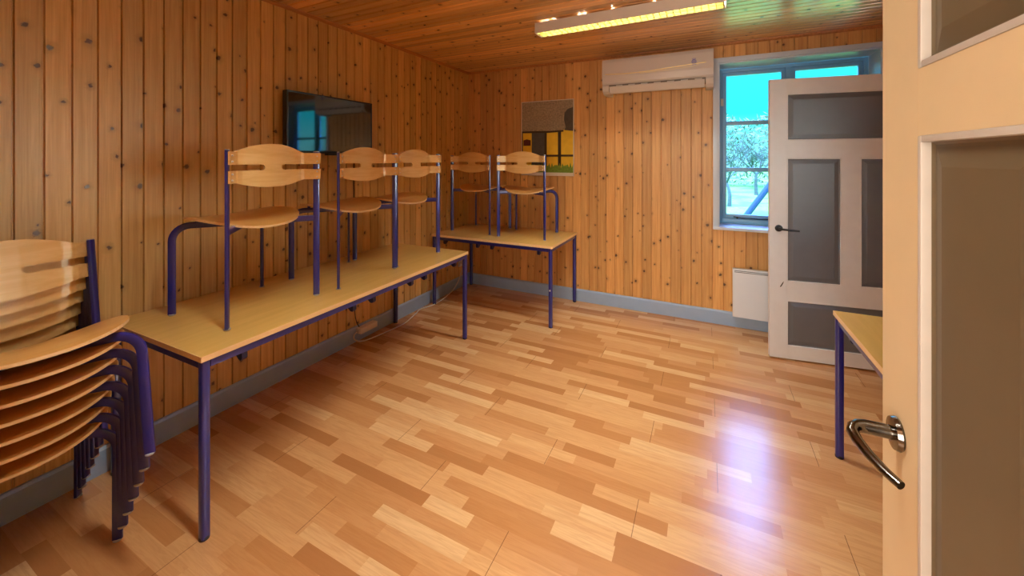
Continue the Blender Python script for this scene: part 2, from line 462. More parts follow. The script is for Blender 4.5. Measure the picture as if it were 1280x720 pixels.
fx0, fx1, fz0, fz1 = x0 + t, x1 - t, z0 + 0.004, z1 - t
fw = 0.034
m = MB()
for lo, hi in (((fx0, YW, fz0), (fx0 + fw, YW + 0.06, fz1)), ((fx1 - fw, YW, fz0), (fx1, YW + 0.06, fz1)),
               ((fx0 + fw, YW, fz1 - fw), (fx1 - fw, YW + 0.06, fz1)), ((fx0 + fw, YW, fz0), (fx1 - fw, YW + 0.06, fz0 + fw + 0.01))):
    m.box(lo, hi, 0.003)
xm = (fx0 + fx1) / 2
m.box((xm - 0.022, YW - 0.006, fz0 + fw), (xm + 0.022, YW + 0.06, fz1 - fw), 0.003)
m.build('window_frame', 'window_paint', w)
for a, b in ((fx0 + fw + 0.001, xm - 0.023), (xm + 0.023, fx1 - fw - 0.001)):
    s0, s1 = fz0 + fw + 0.012, fz1 - fw - 0.002
    sw = 0.03
    m = MB()
    m.box((a, YW + 0.008, s0), (a + sw, YW + 0.05, s1), 0.003); m.box((b - sw, YW + 0.008, s0), (b, YW + 0.05, s1), 0.003)
    m.box((a + sw, YW + 0.008, s1 - sw), (b - sw, YW + 0.05, s1), 0.003); m.box((a + sw, YW + 0.008, s0), (b - sw, YW + 0.05, s0 + sw + 0.012), 0.003)
    for zb in (1.405, 1.85):
        m.box((a + sw, YW + 0.014, zb - 0.019), (b - sw, YW + 0.045, zb + 0.019), 0.003)
    sash = m.build('sash', 'window_paint', w)
    m = MB(); m.box((a + sw - 0.004, YW + 0.026, s0 + sw), (b - sw + 0.004, YW + 0.030, s1 - sw + 0.004)); m.build('pane', 'glass', sash, smooth=0)
    m = MB()   # stay bar along the bottom rail
    m.tube([(a + 0.09, YW + 0.002, s0 + 0.018), (a + 0.16, YW - 0.004, s0 + 0.012), (a + 0.30, YW - 0.006, s0 + 0.010), (b - 0.06, YW - 0.006, s0 + 0.014)], 0.005, 8)
    m.lathe([(0.009, 0), (0.009, 0.02), (0.006, 0.024)], (a + 0.12, YW - 0.012, s0 + 0.012), (0, 1, 0), 12)
    m.build('window_stay', 'black_plastic', sash)
    m = MB(); m.box((a - 0.018, YW - 0.004, 2.02), (a + 0.006, YW + 0.010, 2.09), 0.003)
    m.build('hinge', 'white_paint', sash)
m = MB(); m.box((0.505, YB - 0.05, 0.845), (0.56, YB - 0.035, 0.90), 0.003); m.tube([(0.53, YB - 0.045, 0.88), (0.53, YB + 0.03, 0.90)], 0.006, 8)
m.build('catch', 'black_plastic', w)

w2_ = thing('window_2', (0, 0, 0), 0, 'side window in the right wall behind the near door', 'window', kind='structure')
m = MB(); a_, b_, c_, d_ = RW
for lo, hi in (((XR + 0.05, a_, c_), (XR + 0.10, a_ + 0.05, d_)), ((XR + 0.05, b_ - 0.05, c_), (XR + 0.10, b_, d_)), ((XR + 0.05, a_ + 0.05, d_ - 0.05), (XR + 0.10, b_ - 0.05, d_)),
               ((XR + 0.05, a_ + 0.05, c_), (XR + 0.10, b_ - 0.05, c_ + 0.05)), ((XR + 0.05, (a_ + b_) / 2 - 0.03, c_ + 0.05), (XR + 0.10, (a_ + b_) / 2 + 0.03, d_ - 0.05))):
    m.box(lo, hi, 0.003)
m.build('window_frame', 'window_paint', w2_)
m = MB(); m.box((XR + 0.070, a_ + 0.046, c_ + 0.046), (XR + 0.074, b_ - 0.046, d_ - 0.046)); m.build('pane', 'glass', w2_, smooth=0)
# ------------------------------------------------------------------ doors
def door(name, hinge, rot, label, white, grey, stile_bead, handle_mat, hz, W=1.01, st=0.108, mid_top=1.515, top_low=1.642, back=0.058):
    """five-panel door, local x from hinge (0) to lock edge (-W); face looks to local -y; thickness towards +y"""
    H, T = 2.105, 0.04
    d = thing(name, hinge, rot, label, 'door', kind='structure')
    sx = -1
    def B(m, xa, xb, ya, yb, za, zb, bev=0.0):
        p, q = sx * xa, sx * xb
        m.box((min(p, q), ya, za), (max(p, q), yb, zb), bev)
    mu = 0.103
    cols = [(st, (W - mu) / 2), ((W + mu) / 2, W - st)]
    rows = dict(bot=(0.103, 0.45), mid=(0.585, mid_top), top=(top_low, 1.995))
    z00 = 0.012
    m = MB()
    B(m, 0, st, 0, T, z00, H, 0.002); B(m, W - st, W, 0, T, z00, H, 0.002)
    B(m, st, W - st, 0, T, z00, rows['bot'][0]); B(m, st, W - st, 0, T, rows['bot'][1], rows['mid'][0])
    B(m, st, W - st, 0, T, rows['mid'][1], rows['top'][0]); B(m, st, W - st, 0, T, rows['top'][1], H)
    B(m, cols[0][1], cols[1][0], 0, T, rows['mid'][0], rows['mid'][1])
    m.build('door_frame', white, d, smooth=0)
    pans = [(st, W - st) + rows['bot'], cols[0] + rows['mid'], cols[1] + rows['mid'], (st, W - st) + rows['top']]
    for xa, xb, za, zb in pans:
        m = MB()
        # recessed field with a bevelled raised centre on both faces
        def ring(x_in, z_in, y): return [(sx * (xa + x_in), y, za + z_in), (sx * (xb - x_in), y, za + z_in), (sx * (xb - x_in), y, zb - z_in), (sx * (xa + x_in), y, zb - z_in)]
        for s, y_f, y_r, y_c in ((0, 0.003, 0.013, 0.007), (1, T - 0.003, T - 0.013, T - 0.007)):
            R = [ring(0.0, 0.0, y_f), ring(0.014, 0.014, y_r), ring(0.018, 0.018, y_r), ring(0.045, 0.045, y_c)]
            V = [[m.bm.verts.new(p) for p in r] for r in R]
            for a, b in zip(V, V[1:]):
                for i in range(4): m.bm.faces.new((a[i], a[(i + 1) % 4], b[(i + 1) % 4], b[i]))
            m.bm.faces.new(V[-1])
        m.mi = 0
        bmesh.ops.recalc_face_normals(m.bm, faces=m.bm.faces[:])
        pn = m.build('panel', grey, d, smooth=0)
        # painted bead round the panel
        m = MB()
        bw = 0.010
        for lo, hi in (((xa, za), (xa + bw, zb)), ((xb - bw, za), (xb, zb)), ((xa + bw, za), (xb - bw, za + bw)), ((xa + bw, zb - bw), (xb - bw, zb))):
            B(m, lo[0], hi[0], -0.0015, T + 0.0015, lo[1], hi[1], 0.003)
        m.build('bead', stile_bead, pn)
    h = MB(); hx = sx * (W - back)
    h.lathe([(0.024, 0), (0.026, 0.003), (0.024, 0.009), (0.012, 0.011)], (hx, 0.0, hz), (0, -1, 0), 24)
    rose = h.build('handle_rose', handle_mat, d)
    return d, sx, W, hx

# far door: open, hinged towards the right wall
far_d, sx, W, hx = door('door_1', (1.437, 3.664, 0.0), math.radians(8.2), 'off-white panelled door with grey panels and black lever, open before the window',
                        'door_white', 'door_grey', 'door_white', 'black_plastic', 0.985)
m = MB()
m.tube([(hx, -0.008, 0.985), (hx, -0.05, 0.985), (hx + 0.006, -0.058, 0.985), (hx + 0.02, -0.06, 0.984), (hx + 0.07, -0.058, 0.980), (hx + 0.115, -0.052, 0.976)], 0.0085, 12, 0.007)
m.build('door_handle', 'black_plastic', far_d)
m = MB(); m.prism([(-0.990 + 0.045, 0.542), (-0.990 + 0.049, 0.552), (-0.990 + 0.064, 0.580), (-0.990 + 0.072, 0.588), (-0.990 + 0.066, 0.570), (-0.990 + 0.055, 0.548)], 1, -0.0012, 0.0)
m.build('scuff', 'black_plastic', far_d)
# near door: stands open beside the camera, lock edge away from it
near_d, sx, W, hx = door('door_2', (0.28, 0.070, 0.0), math.radians(-90), 'panelled door with steel lever in the right foreground, warm light painted in as cream and taupe',
                         'door_warm_lit', 'panel_warm_lit', 'door_edge', 'chrome', 1.058, W=0.838, st=0.130, mid_top=1.535, top_low=1.633, back=0.067)
m = MB()
m.tube([(hx, -0.008, 1.058), (hx, -0.042, 1.058), (hx + 0.003, -0.052, 1.058), (hx + 0.010, -0.060, 1.057), (hx + 0.022, -0.0645, 1.056), (hx + 0.040, -0.063, 1.054),
        (hx + 0.065, -0.056, 1.050), (hx + 0.090, -0.045, 1.046), (hx + 0.108, -0.034, 1.043)], 0.0108, 14, 0.0062)
m.build('door_handle', 'chrome', near_d)

# ------------------------------------------------------------------ chair
def make_chair():
    t = thing('chair', (0, 0, 0))
    fx, fy, bx, by = 0.232, 0.212, 0.243, -0.214
    zb = 0.440                       # under-seat bar
    hx, hy, cy, ex, th = 0.250, 0.225, 0.022, 2.35, 0.011
    def zs(x, y): return 0.463 + 0.05 * (y - cy) + 0.024 * (abs(x) / hx) ** 2 - 0.018 * (abs(y - cy) / hy) ** 2.2
    for s in (1, -1):
        F = Vector((s * fx, fy, 0)); Bk = Vector((-s * bx, by, 0))
        d = (Bk - F); L = d.length; d.normalize(); n = Vector((-d.y, d.x, 0))
        R = 0.075; pts = [F + Vector((0, 0, 0.006)), F + Vector((0, 0, 0.20)), F + Vector((0, 0, zb - R))]
        for i in range(1, 9):
            a = PI / 2 * i / 8
            pts.append(F + d * (R - R * math.cos(a)) + Vector((0, 0, zb - R + R * math.sin(a))))
        pts.append(F + d * (L - 0.014) + Vector((0, 0, zb)))
        m = MB(); m.sweep(pts, n, 0.033, 0.016)
        leg = m.build('front_leg', 'blue_steel', t)
        m = MB(); m.lathe([(0.012, 0.0), (0.0145, 0.002), (0.0145, 0.0065), (0.012, 0.0075)], (F.x, F.y, 0), seg=14)
        m.build('foot_glide', 'grey_plastic', leg)
        for q in (0.10, L - 0.16):
            p = F + d * q
            m = MB(); m.lathe([(0.009, 0), (0.009, max(0.002, zs(p.x, p.y) - th / 2 - zb - 0.012 + 0.001))], (p.x, p.y, zb + 0.012), seg=12); m.build('seat_spacer', 'blue_steel', leg)
    for s in (1, -1):
        Bk = Vector((s * bx, by, 0)); F = Vector((-s * fx, fy, 0))
        d = (F - Bk).normalized(); n = Vector((-d.y, d.x, 0))
        m = MB(); m.sweep([Bk + Vector((0, 0, 0.006)), Bk + Vector((0, 0, 0.40)), Bk + Vector((0, 0, 0.812))], n, 0.033, 0.016)
        leg = m.build('back_leg', 'blue_steel', t)
        m = MB(); m.lathe([(0.012, 0.0), (0.0145, 0.002), (0.0145, 0.0065), (0.012, 0.0075)], (Bk.x, Bk.y, 0), seg=14)
        m.build('foot_glide', 'grey_plastic', leg)
        m = MB(); m.sweep([Bk + Vector((0, 0, 0.811)), Bk + Vector((0, 0, 0.816))], n, 0.030, 0.014); m.build('end_cap', 'grey_plastic', leg)
    # seat: saddle-shaped plywood shell
    m = MB(); nseg, nr = 64, 8; top, bot = [], []
    for r in range(1, nr + 1):
        q = r / nr; rt, rb = [], []
        for j in range(nseg):
            a = 2 * PI * j / nseg
            ca, sa = math.cos(a), math.sin(a)
            x = hx * q * math.copysign(abs(ca) ** (2 / ex), ca); y = cy + hy * q * math.copysign(abs(sa) ** (2 / ex), sa)
            z = zs(x, y); rt.append(m.bm.verts.new((x, y, z + th / 2))); rb.append(m.bm.verts.new((x, y, z - th / 2)))
        top.append(rt); bot.append(rb)
    ct, cb = m.bm.verts.new((0, cy, zs(0, cy) + th / 2)), m.bm.verts.new((0, cy, zs(0, cy) - th / 2))
    for j in range(nseg):
        k2 = (j + 1) % nseg
        m._faces([m.bm.faces.new((ct, top[0][j], top[0][k2])), m.bm.faces.new((cb, bot[0][k2], bot[0][j]))])
        for r in range(nr - 1):
            m._faces([m.bm.faces.new((top[r][j], top[r + 1][j], top[r + 1][k2], top[r][k2])), m.bm.faces.new((bot[r][k2], bot[r + 1][k2], bot[r + 1][j], bot[r][j]))])
        m.bm.faces.new((top[-1][j], bot[-1][j], bot[-1][k2], top[-1][k2])).material_index = 1
    m.build('seat', ['seat_ply', 'ply_edge'], t, smooth=50)
    # backrest: bent plywood with two slots, tabs riveted to the uprights
    half = [(0.0, -0.192), (0.04, -0.191), (0.08, -0.188), (0.115, -0.184), (0.15, -0.179), (0.172, -0.179), (0.186, -0.186), (0.198, -0.197), (0.222, -0.219), (0.247, -0.242)]
    pl = [Vector((-x, y)) for x, y in half[:0:-1]] + [Vector(p) for p in half]
    fine = []
    for a, b in zip(pl, pl[1:]):
        for i in range(6): fine.append(a.lerp(b, i / 6))
    fine.append(pl[-1])
    zslot, hs, send = 0.731, 0.0145, 0.046
    ztop = lambda x: 0.806 + (0.044 * max(0.0, 1 - (abs(x) / 0.185) ** 2.0) if abs(x) < 0.185 else 0.0)
    zbot = lambda x: 0.660 - (0.030 * max(0.0, 1 - (abs(x) / 0.185) ** 2.0) if abs(x) < 0.185 else 0.0)
    def hslot(x):
        q = abs(x) - send
        if q <= 0: return 0.0
        return hs if q > hs else hs * math.sqrt(max(0.0, 1 - (1 - q / hs) ** 2))
    xs = fine
    extra = []
    for sgn in (-1, 1):
        for q in (0.0, 0.0008, 0.003, 0.007, 0.0145):
            x = sgn * (send + q); y = -0.191 + (abs(x) - 0.04) * 0.075
            extra.append(Vector((x, y)))
    xs = sorted(fine + extra, key=lambda p: p.x)
    # drop near duplicates
    ys = [xs[0]]
    for p in xs[1:]:
        if p.x - ys[-1].x > 0.0006: ys.append(p)
    xs = ys
    m = MB(); up, lo = [], []
    for p in xs:
        h = hslot(p.x)
        def col(z0, z1): return [m.bm.verts.new((p.x, p.y, z0 + (z1 - z0) * i / 4)) for i in range(5)]
        up.append(col(zslot + h, ztop(p.x))); lo.append(col(zbot(p.x), zslot - h))
    for G in (up, lo):
        for a, b in zip(G, G[1:]):
            for i in range(4): m.bm.faces.new((a[i], b[i], b[i + 1], a[i + 1]))
    bmesh.ops.remove_doubles(m.bm, verts=m.bm.verts[:], dist=0.0002)
    bmesh.ops.recalc_face_normals(m.bm, faces=m.bm.faces[:])
    bm = m.bm
    faces0 = bm.faces[:]
    bmesh.ops.solidify(bm, geom=faces0, thickness=0.009)
    for f in bm.faces:
        f.material_index = 0
        n = f.normal
        if f.calc_area() < 0.00025 and abs(n.z) > 0.75: f.material_index = 1
    bk = m.build('backrest', ['ply', 'ply_edge'], t, smooth=40)
    for s in (1, -1):
        Bk = Vector((s * bx, by, 0)); F = Vector((-s * fx, fy, 0)); d = (F - Bk).normalized()
        nb = Vector((-s * 0.684, -0.73, 0))
        for z in (0.674, 0.702, 0.760, 0.788):
            p = Vector((s * 0.234, -0.230, z)) + nb * 0.0045
            m = MB(); m.lathe([(0.0045, -0.004), (0.0045, 0.001), (0.003, 0.0028)], p, nb, 10); m.build('rivet', 'rivet', bk)
    return t

chair0 = make_chair()
first = [True]
def place_chair(loc, rot, label, group, tilt=0.0, order=0):
    c = chair0 if first[0] else copy_tree(chair0); first[0] = False
    c.rotation_mode = 'XYZ'; c.location = loc; c.rotation_euler = (tilt, 0, rot)
    return tag(c, label, 'chair', group)
TT = 0.731
G1 = 'birch chairs standing on the long table'
place_chair((-2.170, 1.237, TT), math.radians(95), 'birch chair with blue legs on the long table, nearest the chair stack', G1)
place_chair((-2.175, 1.861, TT), math.radians(92), 'birch chair with blue legs on the long table, middle of its three chairs', G1)
place_chair((-2.195, 2.385, TT), math.radians(90.5), "birch chair with blue legs at the long table's far end, nearest the room corner", G1)
G2 = 'birch chairs standing on the small table'
place_chair((-2.203, 3.710, TT), math.radians(-4), 'birch chair with blue legs on the small far table, tucked in the room corner', G2)
place_chair((-1.622, 3.672, TT), math.radians(2.5), 'birch chair with blue legs on the small far table, in front of the poster', G2)
names = ['bottom birch chair of the stack, its blue legs on the floor', 'birch chair second from the bottom of the stack', 'birch chair third from the bottom of the stack',
         'birch chair in the very middle of the stack of seven', 'birch chair third from the top of the stack', 'birch chair second from the top of the stack',
         'topmost birch chair of the stack left of the long table']
for i in range(7):
    tl = math.radians(1.6) * i
    # front leans up: pitch about the local x axis; chair faces +x (rotation -90)
    place_chair((-2.290 + 0.0445 * i, 0.462, 0.0650 * i), math.radians(-90), names[i], 'birch chairs in the stack', tilt=tl)

# ------------------------------------------------------------------ tables
def make_table(name, loc, rz, wx, ly, label, brackets):
    t = thing(name, loc, rz, label, 'table')
    H, th = 0.730, 0.022
    m = MB(); m.box((-wx / 2 + 0.002, -ly / 2 + 0.002, H - th), (wx / 2 - 0.002, ly / 2 - 0.002, H)); m.build('tabletop', 'table_top', t, smooth=0)
    m = MB()
    for lo, hi in (((-wx / 2, -ly / 2, H - th), (-wx / 2 + 0.002, ly / 2, H - 0.0004)), ((wx / 2 - 0.002, -ly / 2, H - th), (wx / 2, ly / 2, H - 0.0004)),
                   ((-wx / 2 + 0.002, -ly / 2, H - th), (wx / 2 - 0.002, -ly / 2 + 0.002, H - 0.0004)), ((-wx / 2 + 0.002, ly / 2 - 0.002, H - th), (wx / 2 - 0.002, ly / 2, H - 0.0004))):
        m.box(lo, hi)
    m.build('edge_band', 'table_edge', t, smooth=0)
    r, ins = 0.017, 0.021
    zt = H - th - 0.0005
    ax, ay = wx / 2 - ins, ly / 2 - ins
    for a, b in (((-ax, -ay), (ax, -ay)), ((-ax, ay), (ax, ay)), ((-ax, -ay), (-ax, ay)), ((ax, -ay), (ax, ay))):
        m = MB()
        if a[1] == b[1]: m.box((a[0] + r, a[1] - 0.012, zt - 0.032), (b[0] - r, a[1] + 0.012, zt), 0.002)
        else: m.box((a[0] - 0.012, a[1] + r, zt - 0.032), (a[0] + 0.012, b[1] - r, zt), 0.002)
        m.build('rail', 'blue_steel', t)
    for sx in (-1, 1):
        for sy in (-1, 1):
            m = MB(); m.sweep([(sx * ax, sy * ay, 0.008), (sx * ax, sy * ay, 0.3), (sx * ax, sy * ay, zt)], (1, 0, 0), 0.034, 0.034, 16)
            leg = m.build('leg', 'blue_steel', t)
            m = MB(); m.lathe([(0.0165, 0.0), (0.0185, 0.002), (0.0185, 0.012), (0.0165, 0.016)], (sx * ax, sy * ay, 0), seg=18); m.build('foot_cap', 'black_plastic', leg)
    for (side, u) in brackets:       # hooks for hanging chairs: small wedges under the rail
        m = MB()
        P = [(0.008, zt - 0.028), (-0.085, zt - 0.002), (-0.085, zt - 0.018), (-0.016, zt - 0.072), (0.000, zt - 0.074), (0.008, zt - 0.064)]
        if side == 'x+':
            m.prism([(ax - 0.014 + p[0], p[1]) for p in P], 1, u - 0.012, u + 0.012)
        elif side == 'y-':
            m.prism([(-ay + 0.014 - p[0], p[1]) for p in P], 0, u - 0.012, u + 0.012)
        elif side == 'x-':
            m.prism([(-ax + 0.014 - p[0], p[1]) for p in P], 1, u - 0.012, u + 0.012)
        m.build('chair_hook', 'blue_dark', t)
    return t
make_table('table', (-2.166, 1.800, 0), math.radians(0.8), 0.79, 1.955, 'long beech-topped table with blue legs against the left wall, under three chairs',
           [('x+', -0.80), ('x+', -0.20), ('x+', -0.05), ('x+', 0.30), ('x+', 0.45), ('x+', 0.83)])
t2 = make_table('table', (-1.880, 3.640, 0), 0.0, 1.325, 0.755, 'small beech-topped table with blue legs in the far corner, under two chairs',
           [('y-', -0.52), ('y-', -0.13), ('y-', 0.03), ('y-', 0.52)])
make_table('table', (0.985, 1.870, 0), 0.0, 0.80, 1.30, 'beech-topped table with blue legs at right, half hidden by the near door',
           [('x-', 0.50), ('x-', -0.3)])
for ch in list(t2.children):
    if ch.name.startswith('leg') and ch.data.vertices[0].co.x > 0 and ch.data.vertices[0].co.y < 0:
        m = MB(); m.lathe([(0.008, 0), (0.008, 0.0012)], (0.6415, -0.3735, 0.335), (0.3, -1, 0), 14); m.build('sticker', 'white_plastic', ch)

# ------------------------------------------------------------------ television
tv = thing('television', (XL, 2.045, 1.757), 0, 'black flat television on the left wall reflecting the window', 'television')
w2, h2 = 0.372, 0.212
m = MB(); m.box((0.048, -w2, -h2), (0.090, w2, h2), 0.004); m.build('cabinet', 'black_plastic', tv)
m = MB(); m.box((0.088, -w2 + 0.011, -h2 + 0.018), (0.0915, w2 - 0.011, h2 - 0.011)); m.build('screen', 'black_screen', tv, smooth=0)
m = MB()
for lo, hi in (((-w2, -h2), (-w2 + 0.011, h2)), ((w2 - 0.011, -h2), (w2, h2)), ((-w2 + 0.011, h2 - 0.011), (w2 - 0.011, h2)), ((-w2 + 0.011, -h2), (w2 - 0.011, -h2 + 0.018))):
    m.box((0.0885, lo[0], lo[1]), (0.0945, hi[0], hi[1]), 0.0015)
m.build('bezel', 'black_plastic', tv)
m = MB(); m.box((0.0, -0.10, -0.10), (0.012, 0.10, 0.10), 0.003); m.box((0.012, -0.09, -0.08), (0.048, -0.06, 0.08)); m.box((0.012, 0.06, -0.08), (0.048, 0.09, 0.08))
m.box((0.012, -0.02, -h2 - 0.012), (0.052, 0.20, -h2 + 0.004), 0.003); m.box((0.05, 0.19, -h2 - 0.03), (0.075, 0.215, -h2 - 0.004), 0.004)
m.build('wall_mount', 'black_plastic', tv)

# ------------------------------------------------------------------ power strip, cables, socket
ps = thing('power_strip', (XL + 0.016, 2.41, 0.095), 0, 'white power strip on the baseboard under the long table', 'power strip')
m = MB(); m.box((0.0, -0.09, -0.026), (0.055, 0.09, 0.020), 0.006); m.build('body', 'white_plastic', ps)
m = MB(); m.lathe([(0.009, 0), (0.008, 0.012), (0.005, 0.02)], (0.026, -0.088, -0.004), (0, -1, 0), 12); m.build('cord_grip', 'grey_plastic', ps)
def smooth_path(P, n=8):
    P = [Vector(p) for p in P]; out = []
    for i in range(len(P) - 1):
        p0, p1, p2, p3 = P[max(i - 1, 0)], P[i], P[i + 1], P[min(i + 2, len(P) - 1)]
        for k in range(n):
            t = k / n
            out.append(0.5 * ((2 * p1) + (p2 - p0) * t + (2 * p0 - 5 * p1 + 4 * p2 - p3) * t * t + (3 * p1 - p0 - 3 * p2 + p3) * t ** 3))
    return out + [P[-1]]
m = MB(); m.tube(smooth_path([(XL + 0.042, 2.304, 0.091), (XL + 0.048, 2.27, 0.078), (XL + 0.058, 2.27, 0.045), (XL + 0.075, 2.33, 0.014), (XL + 0.10, 2.45, 0.007), (XL + 0.125, 2.63, 0.006), (XL + 0.13, 2.78, 0.006), (XL + 0.08, 2.98, 0.006),
    (XL + 0.045, 3.10, 0.007), (XL + 0.085, 3.26, 0.006), (XL + 0.075, 3.42, 0.006), (XL + 0.05, 3.55, 0.008), (XL + 0.045, 3.66, 0.030), (XL + 0.045, 3.76, 0.10), (XL + 0.045, 3.825, 0.19), (XL + 0.042, 3.842, 0.245)]), 0.005, 8)
tag(m.build('cable', 'cable_white'), 'white cable running along the floor from power strip to wall socket', 'cable')
m = MB(); m.tube(smooth_path([(XL + 0.03, 2.30, 1.56), (XL + 0.010, 2.302, 1.45), (XL + 0.007, 2.305, 1.1), (XL + 0.007, 2.31, 0.70), (XL + 0.007, 2.312, 0.30), (XL + 0.012, 2.325, 0.17), (XL + 0.030, 2.34, 0.118)]), 0.0035, 6)
tag(m.build('cable', 'cable_black'), 'thin dark cable hanging down the wall from television to power strip', 'cable')
so = thing('wall_socket', (XL, 3.86, 0.285), 0, 'white wall socket with plug near the far left corner', 'socket')
m = MB(); m.box((0, -0.04, -0.04), (0.02, 0.04, 0.04), 0.004); m.build('plate', 'white_plastic', so)
m = MB(); m.lathe([(0.018, 0), (0.018, 0.016), (0.012, 0.026), (0.006, 0.028)], (0.02, -0.015, -0.012), (1, 0, -0.4), 16); m.build('plug', 'white_plastic', so)

# ------------------------------------------------------------------ air conditioner
ac = thing('air_conditioner', (-0.42, YB, 2.14), 0, 'cream wall air conditioner left of the window, with a gold wave line', 'air conditioner')
aw = 0.485
def ac_prof(s): return s
m = MB(); m.prism([(0, 0.03), (0, 0.335), (-0.185, 0.335), (-0.205, 0.325), (-0.205, 0.105), (-0.155, 0.072), (-0.100, 0.030)], 0, -aw + 0.004, aw - 0.004, 0.004); m.build('body', 'ac_white', ac)
m = MB(); m.prism([(-0.204, 0.335), (-0.222, 0.330), (-0.232, 0.30), (-0.234, 0.16), (-0.228, 0.105), (-0.214, 0.088), (-0.204, 0.088)], 0, -aw, aw, 0.003); m.build('front_panel', 'ac_white', ac)
m = MB(); m.box((-aw + 0.06, -0.202, 0.042), (aw - 0.06, -0.10, 0.088)); m.build('air_outlet', 'ac_dark', ac, smooth=0)
m = MB(); m.prism([(-0.222, 0.070), (-0.226, 0.066), (-0.196, 0.006), (-0.186, 0.002), (-0.182, 0.006), (-0.212, 0.066)], 0, -aw + 0.068, aw - 0.07, 0.0015); m.build('flap', 'ac_white', ac)
for a, b in ((-aw, -aw + 0.062), (aw - 0.062, aw)):
    m = MB(); m.prism([(0, 0.0), (0, 0.086), (-0.226, 0.086), (-0.228, 0.07), (-0.21, 0.028), (-0.175, 0.004), (-0.15, 0.0)], 0, a, b, 0.006); m.build('end_cheek', 'ac_white', ac)
m = MB()
for i in range(7):
    x = -aw + 0.13 + i * 0.115
    m.box((x, -0.2070, 0.070), (x + 0.06, -0.19, 0.082), 0.001)
m.build('vane', 'ac_white', ac)
m = MB()
pts = [(-aw + 0.03 + i * (2 * aw - 0.09) / 24, -0.2345, 0.188 - 0.010 * math.sin(i / 24 * PI * 1.5) + 0.010 * (i / 24) ** 2 * 1.5) for i in range(25)]
m.tube(pts, 0.0034, 6); m.build('wave_line', 'gold', ac)
m = MB()
pts = [(-aw + 0.35 + i * 0.5 / 14, -0.2345, 0.170 + 0.028 * (i / 14) ** 2) for i in range(15)]
m.tube(pts, 0.0014, 6); m.build('wave_line', 'gold', ac)
m = MB()
cx_, cz_ = aw - 0.155, 0.232
for k2 in range(2):
    r_ = 0.017 if k2 == 0 else 0.008
    m.tube([(cx_ + r_ * math.cos(a * PI / 10), -0.2350, cz_ - 0.004 + r_ * math.sin(a * PI / 10)) for a in range(21)], 0.0022, 6)
for a in (60, 90, 120):
    q = math.radians(a); m.tube([(cx_ + 0.016 * math.cos(q), -0.2350, cz_ + 0.016 * math.sin(q)), (cx_ + 0.028 * math.cos(q), -0.2350, cz_ + 0.030 * math.sin(q))], 0.0018, 6)
m.tube([(cx_ - 0.016, -0.235, cz_ - 0.032), (cx_ + 0.018, -0.235, cz_ - 0.032)], 0.002, 6)
m.build('emblem', 'emblem', ac)

# ------------------------------------------------------------------ poster
po = thing('poster', (-1.567, YB, 1.738), 0, 'poster of a thatched yellow timber-framed house on the far wall', 'poster')
pw, ph = 0.309, 0.415
m = MB(); m.box((-pw, -0.014, -ph), (pw, -0.001, ph), 0.001); m.build('frame', 'p_white', po)
def U(u, v): return (-pw + 0.008 + u * (2 * pw - 0.016), ph - 0.008 - v * (2 * ph - 0.016))
m = MB(); mats = ['thatch', 'p_shade', 'p_yellow', 'p_beam', 'p_green', 'p_red', 'p_white']
lay = [0]
def patch(mi, pts, lift):
    m.mi = mi; m.quad([(U(*p)[0], -0.0142 - lift * 0.00012, U(*p)[1]) for p in pts])
def rect(mi, a, b, c, d, lift): patch(mi, [(a, b), (a, d), (c, d), (c, b)], lift)
rect(2, 0, 0, 1, 1, 0)
patch(0, [(0, 0), (0, 0.40), (0.3, 0.405), (0.55, 0.41), (0.8, 0.40), (1, 0.38), (1, 0)], 1)
patch(1, [(1, 0.10), (0.90, 0.12), (0.84, 0.17), (0.83, 0.26), (0.86, 0.36), (0.84, 0.40), (1, 0.415)], 2)
patch(3, [(0, 0.40), (0, 0.425), (0.55, 0.43), (0.82, 0.42), (0.82, 0.398), (0.55, 0.405), (0.3, 0.40)], 3)
rect(1, 0.20, 0.425, 0.47, 0.88, 3); rect(3, 0.455, 0.425, 0.50, 0.88, 4); rect(3, 0.715, 0.42, 0.775, 0.88, 4)
rect(3, 0.50, 0.725, 1, 0.752, 4); rect(3, 0.0, 0.425, 0.02, 0.86, 4)
patch(5, [(0.03, 0.525), (0.03, 0.60), (0.18, 0.60), (0.18, 0.525), (0.10, 0.51)], 4)
gr = [(0, 0.965), (1, 0.965)]
edge = [(1 - i / 40, 0.865 + 0.02 * math.sin(i * 2.3) + (0.02 if i % 2 else -0.015)) for i in range(41)]
patch(4, gr + edge, 5)
rect(6, 0, 0.965, 1, 1, 5)
m.build('print', mats, po, smooth=0)

# ------------------------------------------------------------------ radiator
ra = thing('radiator', (0.217, YB, 0.116), 0, 'white flat electric panel radiator below the window', 'radiator')
m = MB(); m.box((0, -0.092, 0), (0.80, -0.045, 0.423), 0.004); m.build('panel', 'radiator', ra)
m = MB()
for z in (0.393, 0.405): m.box((0.012, -0.0935, z), (0.788, -0.0915, z + 0.006))
m.build('air_slot', 'radiator_slot', ra, smooth=0)
m = MB(); m.box((0.10, -0.046, 0.05), (0.14, 0.0, 0.36)); m.box((0.66, -0.046, 0.05), (0.70, 0.0, 0.36)); m.build('wall_bracket', 'grey_plastic', ra, smooth=0)

